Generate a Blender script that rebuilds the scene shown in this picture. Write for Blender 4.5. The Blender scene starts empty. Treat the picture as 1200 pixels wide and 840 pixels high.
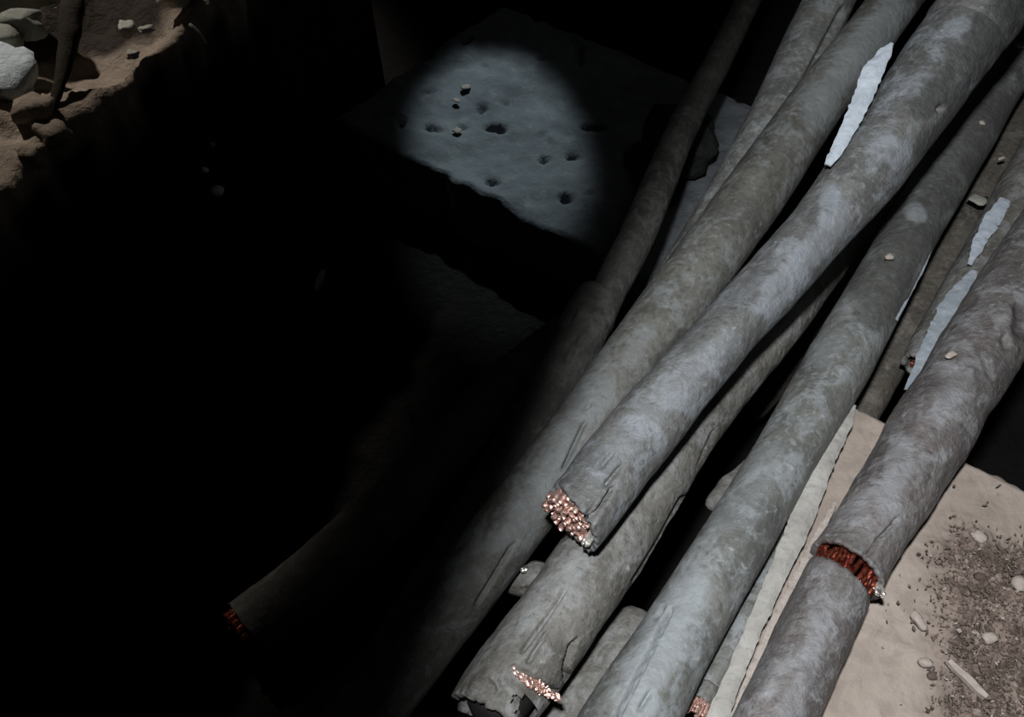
import bpy, bmesh, math, random
from mathutils import Vector, Matrix, noise

random.seed(7)
S = bpy.context.scene
COL = S.collection
R = math.radians

# ---------------------------------------------------------------- camera
CAM_Z, PITCH, FPX = 1.2, 52.0, 1000.0
cd = bpy.data.cameras.new('camera')
cam = bpy.data.objects.new('camera', cd)
COL.objects.link(cam)
cam.location = (0, 0, CAM_Z)
cam.rotation_euler = (R(90 - PITCH), 0, 0)
cd.sensor_width = 36.0
cd.lens = 36.0 * FPX / 1200.0
cd.clip_start = 0.02
cd.dof.use_dof = False
S.camera = cam

SP, CP = math.sin(R(PITCH)), math.cos(R(PITCH))
FWD = Vector((0, CP, -SP))
UPV = Vector((0, SP, CP))
ORG = Vector((0, 0, CAM_Z))


def at(px, py, z):
    """world point at height z that stands behind pixel (px, py)"""
    d = FWD + Vector(((px - 600) / FPX, 0, 0)) - UPV * ((py - 420) / FPX)
    return ORG + d * ((z - CAM_Z) / d.z)


def depth(p):
    return (Vector(p) - ORG).dot(FWD)


def proj(p):
    q = Vector(p) - ORG
    d = q.dot(FWD)
    return 600 + FPX * q.x / d, 420 - FPX * q.dot(UPV) / d


# ---------------------------------------------------------------- world and lights
w = bpy.data.worlds.new('dim_world')
S.world = w
w.use_nodes = True
w.node_tree.nodes['Background'].inputs[0].default_value = (0.75, 0.88, 1.0, 1)
w.node_tree.nodes['Background'].inputs[1].default_value = 0.0035

S.view_settings.view_transform = 'Standard'
S.view_settings.look = 'None'
S.view_settings.exposure = 0.0
S.view_settings.gamma = 1.0
S.view_settings.use_curve_mapping = False


def spot(name, loc, target, power, size, blend, color, radius, scale=(1, 1, 1), roll=0.0):
    l = bpy.data.lights.new(name, 'SPOT')
    l.energy = power
    l.spot_size = R(size)
    l.spot_blend = blend
    l.color = color
    l.shadow_soft_size = radius
    o = bpy.data.objects.new(name, l)
    COL.objects.link(o)
    o.location = loc
    q = (Vector(target) - Vector(loc)).to_track_quat('-Z', 'Y')
    o.rotation_euler = q.to_euler()
    if roll:
        o.rotation_euler.rotate_axis('Z', R(roll))
    o.scale = scale
    return o


# hand torch held close to the camera and swung to the right, so the left of the pit stays outside its beam
TORCH = Vector((-0.055, 0.04, 1.50))
AIM = Vector((math.cos(R(-16)) * math.cos(R(-15)), math.cos(R(-16)) * math.sin(R(-15)), math.sin(R(-16))))
spot('hand_torch', TORCH, TORCH + AIM, 87.0, 157.4, 0.11, (0.985, 0.99, 1.0), 0.03)
# daylight spilling on the rim of the pit
LIP0, LIP1 = at(-260, 482, 0.52), at(420, -168, 0.52)
RIM = Vector((-1.55, 2.3, 2.5))
LC = at(118, 122, 0.52)
d0 = (LC - RIM).normalized()
nrm = (LIP1 - LIP0).cross(d0).normalized()
if nrm.dot(Vector((-1, 1, 0))) < 0:
    nrm = -nrm
HALF = 34
axis = d0 * math.cos(R(HALF - 1.3)) + nrm * math.sin(R(HALF - 1.3))
spot('rim_light', RIM, RIM + axis, 185.0, 2 * HALF, 0.12, (1.0, 0.94, 0.86), 0.06)
# light falling through a hole on the concrete footing
spot('hole_light', (0.16, 2.75, 2.0), at(583, 160, 0.12), 125.0, 15.0, 0.6, (0.84, 0.97, 1.0), 0.03, (0.62, 1.0, 1.0), 22)

# weak fill light added to lift the pebbles and dark parts of the pit
gl = bpy.data.lights.new('fill_light', 'POINT')
gl.energy = 1.25
gl.color = (1.0, 0.95, 0.88)
gl.shadow_soft_size = 0.12
go = bpy.data.objects.new('fill_light', gl)
COL.objects.link(go)
go.location = (0.95, 1.9, 1.5)


# ---------------------------------------------------------------- materials
def newmat(name):
    m = bpy.data.materials.new(name)
    m.use_nodes = True
    nt = m.node_tree
    return m, nt, nt.nodes['Principled BSDF']


def N(nt, t, **kw):
    n = nt.nodes.new(t)
    for k, v in kw.items():
        if k.startswith('i_'):
            n.inputs[k[2:]].default_value = v
        else:
            setattr(n, k, v)
    return n


def ramp(nt, src, stops):
    r = nt.nodes.new('ShaderNodeValToRGB')
    e = r.color_ramp.elements
    while len(e) < len(stops):
        e.new(0.5)
    for i, (p, c) in enumerate(stops):
        e[i].position = p
        e[i].color = (c, c, c, 1) if isinstance(c, (int, float)) else (*c, 1)
    nt.links.new(src, r.inputs[0])
    return r


def mix(nt, fac, a, b):
    m = nt.nodes.new('ShaderNodeMix')
    m.data_type = 'RGBA'
    for sock, v in ((m.inputs[0], fac), (m.inputs[6], a), (m.inputs[7], b)):
        if isinstance(v, (int, float)):
            sock.default_value = v
        elif isinstance(v, tuple):
            sock.default_value = (*v, 1)
        else:
            nt.links.new(v, sock)
    return m.outputs[2]


def noise_tex(nt, vec, scale, detail=4, rough=0.55, dist=0.0):
    n = N(nt, 'ShaderNodeTexNoise')
    n.inputs['Scale'].default_value = scale
    n.inputs['Detail'].default_value = detail
    n.inputs['Roughness'].default_value = rough
    n.inputs['Distortion'].default_value = dist
    nt.links.new(vec, n.inputs['Vector'])
    return n.outputs['Fac']


def sheath_mat(name, dark, mid, dust, fleck=0.5, rough=0.55, bump=0.5, seed=0.0, dustpos=0.52):
    m, nt, b = newmat(name)
    tc = N(nt, 'ShaderNodeTexCoord')
    off = N(nt, 'ShaderNodeVectorMath', operation='ADD')
    off.inputs[1].default_value = (seed, seed * 1.7, seed * 0.3)
    nt.links.new(tc.outputs['Object'], off.inputs[0])
    v = off.outputs[0]
    big = noise_tex(nt, v, 9, 4, 0.6, 0.6)
    med = noise_tex(nt, v, 24, 7, 0.68, 0.7)
    fine = noise_tex(nt, v, 140, 5, 0.7)
    st = N(nt, 'ShaderNodeMapping')
    st.inputs['Scale'].default_value = (11, 70, 1)
    nt.links.new(tc.outputs['UV'], st.inputs['Vector'])
    streak = noise_tex(nt, st.outputs[0], 1.0, 4, 0.6, 0.4)
    c1 = mix(nt, ramp(nt, big, [(0.36, 0.0), (0.62, 1.0)]).outputs[0], dark, mid)
    c2 = mix(nt, ramp(nt, med, [(dustpos - 0.03, 0.0), (dustpos + 0.08, 0.85)]).outputs[0], c1, dust)
    c3 = mix(nt, ramp(nt, streak, [(0.56, 0.0), (0.72, 0.45)]).outputs[0], c2, dust)
    c4 = mix(nt, ramp(nt, streak, [(0.28, 0.55), (0.42, 0.0)]).outputs[0], c3, dark)
    # scuffs: small pale marks
    fl = noise_tex(nt, v, 70, 3, 0.5, 0.5)
    c5 = mix(nt, ramp(nt, fl, [(0.68, 0.0), (0.76, fleck)]).outputs[0], c4,
             (min(1, dust[0] * 2.0), min(1, dust[1] * 2.0), min(1, dust[2] * 2.05)))
    c5 = mix(nt, ramp(nt, fine, [(0.56, 0.0), (0.68, 0.55)]).outputs[0], c5, tuple(c * 1.25 for c in dust))
    sp = mix(nt, ramp(nt, fine, [(0.34, 0.75), (0.46, 0.0)]).outputs[0], c5, dark)
    sa = N(nt, 'ShaderNodeAttribute', attribute_name='stain_shade')
    da = N(nt, 'ShaderNodeAttribute', attribute_name='dusting')
    wet_shade = mix(nt, ramp(nt, med, [(.35, 0.), (.7, .6)]).outputs[0], tuple(c * .62 for c in dark), tuple(c * .55 for c in mid))
    chalk = mix(nt, ramp(nt, med, [(.35, 0.), (.65, 1.)]).outputs[0], tuple(c * .95 for c in dust), (dust[0] * 1.15, dust[1] * 1.18, dust[2] * 1.21))
    sp = mix(nt, sa.outputs['Fac'], sp, wet_shade)
    sp = mix(nt, da.outputs['Fac'], sp, chalk)
    nt.links.new(sp, b.inputs['Base Color'])
    rr = ramp(nt, fine, [(0.35, rough - 0.12), (0.65, min(1, rough + 0.25))])
    nt.links.new(rr.outputs[0], b.inputs['Roughness'])
    b.inputs['Specular IOR Level'].default_value = 0.45
    add = N(nt, 'ShaderNodeMath', operation='ADD')
    mul = N(nt, 'ShaderNodeMath', operation='MULTIPLY')
    mul.inputs[1].default_value = 1.1
    nt.links.new(fine, mul.inputs[0])
    nt.links.new(mul.outputs[0], add.inputs[0])
    mul2 = N(nt, 'ShaderNodeMath', operation='MULTIPLY')
    mul2.inputs[1].default_value = 0.35
    nt.links.new(streak, mul2.inputs[0])
    add2 = N(nt, 'ShaderNodeMath', operation='ADD')
    nt.links.new(add.outputs[0], add2.inputs[0])
    nt.links.new(mul2.outputs[0], add2.inputs[1])
    nt.links.new(fl, add.inputs[1])
    bp = N(nt, 'ShaderNodeBump')
    bp.inputs['Strength'].default_value = bump
    bp.inputs['Distance'].default_value = 0.004
    nt.links.new(add2.outputs[0], bp.inputs['Height'])
    nt.links.new(bp.outputs[0], b.inputs['Normal'])
    return m


def earth_mat(name, a, bcol, c, scale=14, rough=0.95, bump=0.6, dist=0.01):
    m, nt, b = newmat(name)
    tc = N(nt, 'ShaderNodeTexCoord')
    v = tc.outputs['Object']
    n1 = noise_tex(nt, v, scale, 5, 0.6, 0.4)
    n2 = noise_tex(nt, v, scale * 5, 5, 0.65, 0.3)
    c1 = mix(nt, ramp(nt, n1, [(0.35, 0.0), (0.62, 1.0)]).outputs[0], a, bcol)
    c2 = mix(nt, ramp(nt, n2, [(0.54, 0.0), (0.72, 0.7)]).outputs[0], c1, c)
    nt.links.new(c2, b.inputs['Base Color'])
    b.inputs['Roughness'].default_value = rough
    b.inputs['Specular IOR Level'].default_value = 0.2
    bp = N(nt, 'ShaderNodeBump')
    bp.inputs['Strength'].default_value = bump
    bp.inputs['Distance'].default_value = dist
    nt.links.new(n2, bp.inputs['Height'])
    nt.links.new(bp.outputs[0], b.inputs['Normal'])
    return m


def copper_mat(name, a, bcol, rough):
    m, nt, b = newmat(name)
    tc = N(nt, 'ShaderNodeTexCoord')
    n1 = noise_tex(nt, tc.outputs['Object'], 220, 3, 0.6)
    c = mix(nt, ramp(nt, n1, [(0.35, 0.0), (0.65, 1.0)]).outputs[0], a, bcol)
    nt.links.new(c, b.inputs['Base Color'])
    b.inputs['Metallic'].default_value = 0.85
    b.inputs['Roughness'].default_value = rough
    bp = N(nt, 'ShaderNodeBump')
    bp.inputs['Strength'].default_value = 0.7
    bp.inputs['Distance'].default_value = 0.002
    nt.links.new(n1, bp.inputs['Height'])
    nt.links.new(bp.outputs[0], b.inputs['Normal'])
    return m


M = {}
M['blue_grey'] = sheath_mat('blue_grey_sheath', (0.060, 0.062, 0.061), (0.113, 0.115, 0.109), (0.164, 0.179, 0.197), 0.5, 0.5, 0.55, 0.0)
M['olive_grey'] = sheath_mat('olive_grey_sheath', (0.055, 0.055, 0.049), (0.102, 0.102, 0.091), (0.143, 0.154, 0.155), 0.4, 0.55, 0.45, 3.1)
M['dust_grey'] = sheath_mat('dusty_grey_sheath', (0.071, 0.068, 0.060), (0.129, 0.126, 0.114), (0.176, 0.181, 0.179), 0.6, 0.58, 0.6, 5.7)
M['steel_grey'] = sheath_mat('steel_grey_sheath', (0.070, 0.073, 0.070), (0.128, 0.131, 0.120), (0.190, 0.205, 0.212), 0.5, 0.52, 0.45, 9.2)
M['mauve_grey'] = sheath_mat('mauve_grey_sheath', (0.074, 0.067, 0.065), (0.135, 0.125, 0.121), (0.195, 0.198, 0.206), 0.7, 0.55, 0.7, 12.4)
M['dim_grey'] = sheath_mat('sooty_sheath', (0.07, 0.07, 0.066), (0.12, 0.12, 0.112), (0.175, 0.175, 0.165), 0.3, 0.6, 0.5, 15.3)
M['brown_sheath'] = sheath_mat('brown_sooty_sheath', (0.05, 0.045, 0.038), (0.08, 0.072, 0.06), (0.12, 0.11, 0.095), 0.3, 0.65, 0.5, 18.3)
M['copper'] = copper_mat('fresh_cut_copper', (0.40, 0.23, 0.19), (0.68, 0.50, 0.44), 0.45)
M['red_copper'] = copper_mat('red_copper', (0.085, 0.014, 0.009), (0.40, 0.10, 0.062), 0.32)
M['dark_copper'] = copper_mat('dull_copper', (0.20, 0.05, 0.03), (0.35, 0.12, 0.07), 0.5)
M['solder'] = copper_mat('bright_solder', (0.85, 0.83, 0.78), (0.95, 0.93, 0.9), 0.25)
M['shade_core'] = earth_mat('black_shade_core', (0.006, 0.005, 0.005), (0.012, 0.01, 0.01), (0.02, 0.018, 0.016), 60, 0.8, 0.5, 0.003)
M['slab'] = earth_mat('dusty_concrete', (0.27, 0.225, 0.195), (0.33, 0.285, 0.25), (0.20, 0.165, 0.145), 9, 0.95, 0.5, 0.004)
M['dirt'] = earth_mat('brown_dirt', (0.09, 0.07, 0.058), (0.16, 0.127, 0.108), (0.24, 0.20, 0.17), 22, 1.0, 0.9, 0.006)
M['dirt_dark'] = earth_mat('dark_dirt_crumb', (0.07, 0.05, 0.043), (0.11, 0.085, 0.07), (0.16, 0.13, 0.11), 60, 1.0, 0.5, 0.003)
M['dirt_pale'] = earth_mat('pale_grit', (0.28, 0.24, 0.215), (0.36, 0.32, 0.285), (0.44, 0.4, 0.365), 60, 0.9, 0.5, 0.003)
M['pale_strip'] = earth_mat('pale_torn_wrap', (0.235, 0.23, 0.215), (0.315, 0.31, 0.29), (0.17, 0.16, 0.148), 30, 0.85, 0.6, 0.003)
M['pink_strip'] = earth_mat('cream_torn_wrap', (0.30, 0.27, 0.24), (0.37, 0.33, 0.30), (0.14, 0.12, 0.105), 55, 0.85, 0.8, 0.003)
M['white_strip'] = earth_mat('bluish_white_strip', (0.28, 0.32, 0.37), (0.37, 0.42, 0.47), (0.34, 0.34, 0.34), 30, 0.7, 0.5, 0.003)
M['blue_strip'] = earth_mat('blue_grey_strip', (0.19, 0.22, 0.25), (0.26, 0.29, 0.325), (0.33, 0.36, 0.39), 40, 0.6, 0.5, 0.003)
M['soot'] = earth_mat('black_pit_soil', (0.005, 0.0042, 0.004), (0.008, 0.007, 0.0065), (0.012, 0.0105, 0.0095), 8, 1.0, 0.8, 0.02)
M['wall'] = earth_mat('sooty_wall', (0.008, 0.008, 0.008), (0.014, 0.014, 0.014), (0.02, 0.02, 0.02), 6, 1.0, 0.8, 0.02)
M['footing'] = earth_mat('blue_grey_concrete', (0.105, 0.117, 0.130), (0.165, 0.183, 0.198), (0.21, 0.232, 0.24), 7, 0.9, 0.7, 0.008)
M['bank'] = earth_mat('brown_bank_earth', (0.20, 0.155, 0.12), (0.29, 0.235, 0.185), (0.34, 0.29, 0.245), 9, 1.0, 0.8, 0.012)
M['stone_pale'] = earth_mat('pale_stone', (0.36, 0.34, 0.30), (0.46, 0.44, 0.40), (0.54, 0.52, 0.48), 20, 0.9, 0.5, 0.006)
M['stone_white'] = earth_mat('white_pebble', (0.82, 0.8, 0.77), (0.88, 0.86, 0.83), (0.9, 0.88, 0.86), 60, 0.3, 0.3, 0.002)
M['stone_grey'] = earth_mat('grey_green_stone', (0.19, 0.195, 0.165), (0.26, 0.265, 0.23), (0.33, 0.33, 0.29), 18, 0.9, 0.5, 0.006)
M['stone_blue'] = earth_mat('blue_white_stone', (0.42, 0.47, 0.50), (0.54, 0.59, 0.62), (0.36, 0.40, 0.44), 16, 0.9, 0.6, 0.008)
M['stone_dark'] = earth_mat('dark_rubble', (0.022, 0.024, 0.025), (0.04, 0.042, 0.042), (0.06, 0.062, 0.06), 14, 0.95, 0.8, 0.01)
M['timber'] = earth_mat('dark_wet_timber', (0.02, 0.014, 0.01), (0.035, 0.026, 0.018), (0.05, 0.04, 0.03), 20, 0.9, 0.6, 0.004)
M['earth_dark'] = earth_mat('bank_shade_earth', (0.035, 0.026, 0.02), (0.055, 0.043, 0.034), (0.075, 0.06, 0.05), 20, 1.0, 0.8, 0.008)


# ---------------------------------------------------------------- object helpers
def empty(name, loc, label, cat, group=None):
    o = bpy.data.objects.new(name, None)
    o.empty_display_size = 0.05
    COL.objects.link(o)
    o.location = loc
    o['label'] = label
    o['category'] = cat
    if group:
        o['group'] = group
    return o


def mesh(name, verts, faces, mat, parent=None, origin=None, smooth=True, uvs=None, kind=None):
    """link one mesh object; verts are world points"""
    org = Vector(parent.location) if parent is not None and parent.parent is None else None
    if parent is None:
        org = Vector(origin) if origin is not None else Vector(verts[0])
    me = bpy.data.meshes.new(name)
    me.from_pydata([tuple(Vector(v) - org) for v in verts], [], faces)
    if uvs:
        lay = me.uv_layers.new(name='UVMap')
        flat = []
        for lp in me.loops:
            flat.extend(uvs[lp.vertex_index])
        lay.data.foreach_set('uv', flat)
    me.materials.append(mat)
    if smooth:
        me.polygons.foreach_set('use_smooth', [True] * len(me.polygons))
    me.update()
    o = bpy.data.objects.new(name, me)
    COL.objects.link(o)
    if parent is not None:
        o.parent = parent
    else:
        o.location = org
    if kind:
        o['kind'] = kind
    return o


def tag(o, label, cat, group=None):
    o['label'] = label
    o['category'] = cat
    if group:
        o['group'] = group
    return o


def nz(p, sc, seed=0.0):
    return noise.noise(Vector(p) * sc + Vector((seed, seed * 1.3, -seed)))


# ---------------------------------------------------------------- cables
class Path:
    """centre line of a cable: list of (px, py, z, width in pixels)"""

    def __init__(self, pts, step=0.0036):
        P = [at(p[0], p[1], p[2]) for p in pts]
        W = [p[3] * 0.5 * depth(q) / FPX for p, q in zip(pts, P)]
        n = len(P)
        out, rad = [], []
        for i in range(n - 1):
            a = P[max(i - 1, 0)]; b = P[i]; c = P[i + 1]; d = P[min(i + 2, n - 1)]
            k = max(2, int((c - b).length / step))
            for j in range(k):
                t = j / k
                t2, t3 = t * t, t * t * t
                out.append(0.5 * ((2 * b) + (c - a) * t + (2 * a - 5 * b + 4 * c - d) * t2 + (3 * b - a - 3 * c + d) * t3))
                s = t * t * (3 - 2 * t)
                rad.append(W[i] * (1 - s) + W[i + 1] * s)
        out.append(P[-1]); rad.append(W[-1])
        self.p, self.r = out, rad
        self.s = [0.0]
        for i in range(1, len(out)):
            self.s.append(self.s[-1] + (out[i] - out[i - 1]).length)
        self.t = []
        for i in range(len(out)):
            v = out[min(i + 1, len(out) - 1)] - out[max(i - 1, 0)]
            self.t.append(v.normalized())
        self.frames = []
        for t in self.t:
            up = Vector((0, 0, 1))
            nn = (up - t * up.dot(t)).normalized()
            self.frames.append((nn, t.cross(nn)))

    def index(self, px, py):
        best, bi = 1e9, 0
        for i, q in enumerate(self.p):
            x, y = proj(q)
            d = (x - px) ** 2 + (y - py) ** 2
            if d < best:
                best, bi = d, i
        return bi


def seg_dist(px, py, line):
    best = 1e9
    for (ax, ay), (bx, by) in zip(line[:-1], line[1:]):
        dx, dy = bx - ax, by - ay
        t = max(0, min(1, ((px - ax) * dx + (py - ay) * dy) / (dx * dx + dy * dy + 1e-9)))
        d = math.hypot(px - ax - t * dx, py - ay - t * dy)
        best = min(best, d)
    return best


def blot(x, y, lst, seed):
    """how strongly stains, painted shade or dust cover the surface here; each is (line, width, strength)"""
    m = 0.0
    for line, wd, k in lst:
        d = seg_dist(x, y, line)
        if d < wd * 1.6:
            d += wd * 0.55 * noise.noise(Vector((x * .035, y * .035, seed))) + wd * 0.25 * noise.noise(Vector((x * .12, y * .12, seed)))
            m = max(m, k * max(0.0, min(1.0, (wd - d) / (wd * .45))))
    return m


def sheath(path, i0, i1, mat, parent, seed=0.0, nang=150, grooves=(), bumps=(), dark=(), pale=(), holes=(), lump=0.02, end0=None, end1=None,
           wall=0.005, name='sheath', scale=1.0, flare0=0.0, flare1=0.0):
    """tube along path[i0..i1]; end0/end1 = function theta -> extra length (metres), or None for a rounded closed end"""
    verts, faces, uvs = [], [], []
    rings = []
    att_d, att_p = {}, {}
    gone = set()
    idx = list(range(i0, i1 + 1))
    nr = len(idx)
    for k, i in enumerate(idx):
        c, t, (nn, bb), r = path.p[i], path.t[i], path.frames[i], path.r[i] * scale
        ring = []
        e0 = max(0.0, 1 - k / 8.0)
        e1 = max(0.0, 1 - (nr - 1 - k) / 8.0)
        for a in range(nang):
            th = 2 * math.pi * a / nang
            d = nn * math.cos(th) + bb * math.sin(th)
            rr = r
            base = c + d * r
            rr *= 1 + lump * nz(base, 14, seed) + 0.4 * lump * nz(base, 45, seed + 3) + 0.18 * lump * nz(base, 130, seed + 5)
            rr += flare0 * e0 * e0 + flare1 * e1 * e1
            q = c + d * rr
            if grooves or bumps or dark or pale or holes:
                if d.dot(ORG - base) > 0:
                    x, y = proj(q)
                    for hl, hw in holes:
                        if seg_dist(x, y, hl) < hw:
                            gone.add(len(verts))
                    if dark:
                        att_d[len(verts)] = blot(x, y, dark, seed)
                    if pale:
                        att_p[len(verts)] = blot(x, y, pale, seed + 7)
                    for line, wd, dp in grooves:
                        ds = seg_dist(x, y, line)
                        if ds < wd:
                            f = 1 - ds / wd
                            q = q - d * (dp * f * f * (3 - 2 * f))
                    for bx, by, br, bh in bumps:
                        ds = math.hypot(x - bx, y - by)
                        if ds < br:
                            f = 1 - ds / br
                            q = q + d * (bh * f * f * (3 - 2 * f))
            if end0 and e0:
                q = q - t * (end0(th) * e0)
            if end1 and e1:
                q = q + t * (end1(th) * e1)
            ring.append(len(verts))
            verts.append(q)
            uvs.append((path.s[i], (((th + math.pi) % (2 * math.pi)) - math.pi) / (2 * math.pi) * 0.22))
        rings.append(ring)

    def quad(A, B):
        for a in range(nang):
            b = (a + 1) % nang
            if gone and A[a] in gone and A[b] in gone and B[a] in gone and B[b] in gone:
                continue
            faces.append((A[a], A[b], B[b], B[a]))
    for A, B in zip(rings[:-1], rings[1:]):
        quad(A, B)

    def close(ring, i, sign, cut):
        c, t = path.p[i], path.t[i]
        cen = sum((verts[v] for v in ring), Vector()) / nang
        if cut:
            steps = [(1 - wall / path.r[i], 0.0), (1 - wall * 1.25 / path.r[i], -0.004), (1 - wall * 1.25 / path.r[i], -0.03)]
        else:
            steps = [(0.93, 0.010), (0.75, 0.018), (0.45, 0.023)]
        cur = ring
        for f, adv in steps:
            new = []
            for v in ring:
                q = cen + (verts[v] - cen) * f + t * (sign * adv)
                new.append(len(verts)); verts.append(q); uvs.append(uvs[v])
            if sign > 0:
                quad(cur, new)
            else:
                quad(new, cur)
            cur = new
        q = cen + t * (sign * (steps[-1][1] + (0.001 if not cut else 0)))
        verts.append(q); uvs.append(uvs[ring[0]])
        k = len(verts) - 1
        for a in range(nang):
            b = (a + 1) % nang
            faces.append((cur[a], cur[b], k) if sign > 0 else (cur[b], cur[a], k))
    close(rings[0], i0, -1, end0)
    close(rings[-1], i1, +1, end1)
    o = mesh(name, verts, faces, mat, parent, uvs=uvs)
    for nm, dct in (('stain_shade', att_d), ('dusting', att_p)):
        a = o.data.attributes.new(nm, 'FLOAT', 'POINT')
        a.data.foreach_set('value', [dct.get(k, 0.0) for k in range(len(verts))])
    return o


def strands(parent, c, t, nn, bb, r, n, mat, back=0.02, jag=0.004, slope=lambda x, y: 0.0, name='copper_strands', bend=0.0, seed=1):
    """bundle of cut wire ends around c, pointing along t"""
    rng = random.Random(seed)
    verts, faces = [], []
    rings = max(1, int(round((math.sqrt(12 * n - 3) - 3) / 6)))
    sr = r / (2 * rings + 1) * 1.12
    spots = [(0, 0)]
    for k in range(1, rings + 1):
        for j in range(6 * k):
            a = 2 * math.pi * j / (6 * k) + 0.13 * k
            spots.append((2 * k * sr * 0.94 * math.cos(a), 2 * k * sr * 0.94 * math.sin(a)))
    for x, y in spots:
        x += rng.uniform(-.2, .2) * sr; y += rng.uniform(-.2, .2) * sr
        L = slope(x, y) + rng.uniform(-jag, jag)
        tx, ty = rng.uniform(-1, 1) * .5, rng.uniform(-1, 1) * .5
        m = 7
        o = len(verts)
        base = c + nn * x + bb * y
        bx, by = rng.uniform(-bend, bend), rng.uniform(-bend, bend)
        for (lz, rs) in ((-back, 1.0), (L - 0.0018, 1.0), (L, 0.72)):
            for j in range(m):
                a = 2 * math.pi * j / m
                u, v = math.cos(a) * sr * rs, math.sin(a) * sr * rs
                ex = (u * tx + v * ty) * 0.8 if lz > -back else 0
                sh = (nn * bx + bb * by) if lz > -back else Vector()
                verts.append(base + nn * u + bb * v + sh + t * (lz + ex))
        for k in range(2):
            for j in range(m):
                j2 = (j + 1) % m
                faces.append((o + k * m + j, o + k * m + j2, o + (k + 1) * m + j2, o + (k + 1) * m + j))
        faces.append(tuple(o + 2 * m + j for j in range(m)))
    return mesh(name, verts, faces, mat, parent, smooth=False, kind='stuff')


def jagged(tilt=0.0, phase=0.0, rough=0.003, seed=0.0, base=0.0):
    def f(th):
        return base + tilt * math.cos(th - phase) + rough * noise.noise(Vector((math.cos(th) * 2.2, math.sin(th) * 2.2, seed))) \
            + rough * 0.5 * noise.noise(Vector((math.cos(th) * 7, math.sin(th) * 7, seed + 4)))
    return f


def cable(pts, label, mat, seed, group=None, base=None, name='cut_cable', **kw):
    pa = Path(pts)
    b = pa.p[len(pa.p) // 2]
    root = empty(name, (b.x, b.y, b.z - pa.r[len(pa.p) // 2]), label, 'cable', group)
    return root, pa


G_ALL = 'cut cables heaped in the pit'
PI = math.pi

# ================================================================ structure
def box_struct(name, lo, hi, mat):
    x0, y0, z0 = lo; x1, y1, z1 = hi
    v = [(x0, y0, z0), (x1, y0, z0), (x1, y1, z0), (x0, y1, z0), (x0, y0, z1), (x1, y0, z1), (x1, y1, z1), (x0, y1, z1)]
    f = [(0, 3, 2, 1), (4, 5, 6, 7), (0, 1, 5, 4), (1, 2, 6, 5), (2, 3, 7, 6), (3, 0, 4, 7)]
    return mesh(name, v, f, mat, origin=(x0, y0, z0), smooth=False, kind='structure')


# pit floor: uneven black soil
nx, ny = 70, 70
X0, X1, Y0, Y1 = -2.0, 2.2, -0.6, 3.1
v, f = [], []
for j in range(ny + 1):
    for i in range(nx + 1):
        x, y = X0 + (X1 - X0) * i / nx, Y0 + (Y1 - Y0) * j / ny
        v.append((x, y, -0.012 + 0.010 * nz((x, y, 0), 6, 2) + 0.004 * nz((x, y, 0), 22, 4)))
for j in range(ny):
    for i in range(nx):
        a = j * (nx + 1) + i
        f.append((a, a + 1, a + nx + 2, a + nx + 1))
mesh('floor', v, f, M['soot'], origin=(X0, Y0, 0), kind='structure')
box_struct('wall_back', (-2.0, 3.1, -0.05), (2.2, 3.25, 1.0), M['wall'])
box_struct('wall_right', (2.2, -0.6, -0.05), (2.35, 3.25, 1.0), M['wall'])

# earth bank at the top left of the pit, its lip running across the corner
e0, e1 = at(-260, 482, 0.52), at(420, -168, 0.52)
ea = (e1 - e0); L = ea.length; ea.normalize()
eb = Vector((-ea.y, ea.x, 0))
if eb.x > 0:
    eb = -eb
hol = at(92, 48, 0.5)
v, f = [], []
na, nb = 200, 60
prof = [(0.0, -0.56), (0.004, -0.40), (0.008, -0.22), (0.006, -0.10), (0.004, -0.04), (0.006, -0.015)]
rows = []
for j in range(len(prof) + nb + 1):
    row = []
    for i in range(na + 1):
        s = L * i / na
        edge = e0 + ea * s
        wob = 0.030 * noise.noise(Vector((s * 6, 1.3, 0))) + 0.016 * noise.noise(Vector((s * 21, 4.1, 0))) + 0.006 * noise.noise(Vector((s * 60, 2.1, 0)))
        if j < len(prof):
            off, dz = prof[j]
            q = edge + eb * (wob + off + 0.012 * noise.noise(Vector((s * 15, dz * 12, 7)))) + Vector((0, 0, dz))
        else:
            k = (j - len(prof)) / nb
            b = 0.012 + 0.9 * k ** 1.3
            q = edge + eb * (wob * (1 - min(1, k * 4)) + b)
            h = 0.020 * noise.noise(q * 9) + 0.010 * noise.noise(q * 26) + 0.004 * noise.noise(q * 70)
            d = ((q - hol).xy).length
            if d < 0.17:
                h -= 0.10 * (1 - d / 0.17) ** 0.7
            q = q + Vector((0, 0, h * min(1, 0.25 + k * 8) + 0.05 * k))
        row.append(len(v)); v.append(q)
    rows.append(row)
for A, B in zip(rows[:-1], rows[1:]):
    for i in range(na):
        f.append((A[i], A[i + 1], B[i + 1], B[i]))
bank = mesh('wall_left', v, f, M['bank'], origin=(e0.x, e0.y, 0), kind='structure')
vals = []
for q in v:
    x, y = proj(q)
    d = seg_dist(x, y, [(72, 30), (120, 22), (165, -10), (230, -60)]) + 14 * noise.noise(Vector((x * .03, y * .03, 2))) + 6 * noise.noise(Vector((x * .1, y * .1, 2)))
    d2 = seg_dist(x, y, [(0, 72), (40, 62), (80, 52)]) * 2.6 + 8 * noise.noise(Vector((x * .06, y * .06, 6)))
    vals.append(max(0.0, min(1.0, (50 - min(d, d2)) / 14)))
ba = bank.data.attributes.new('bank_shade', 'FLOAT', 'POINT')
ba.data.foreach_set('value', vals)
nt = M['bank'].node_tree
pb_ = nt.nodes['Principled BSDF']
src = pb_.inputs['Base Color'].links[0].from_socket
da_ = N(nt, 'ShaderNodeAttribute', attribute_name='bank_shade')
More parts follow.
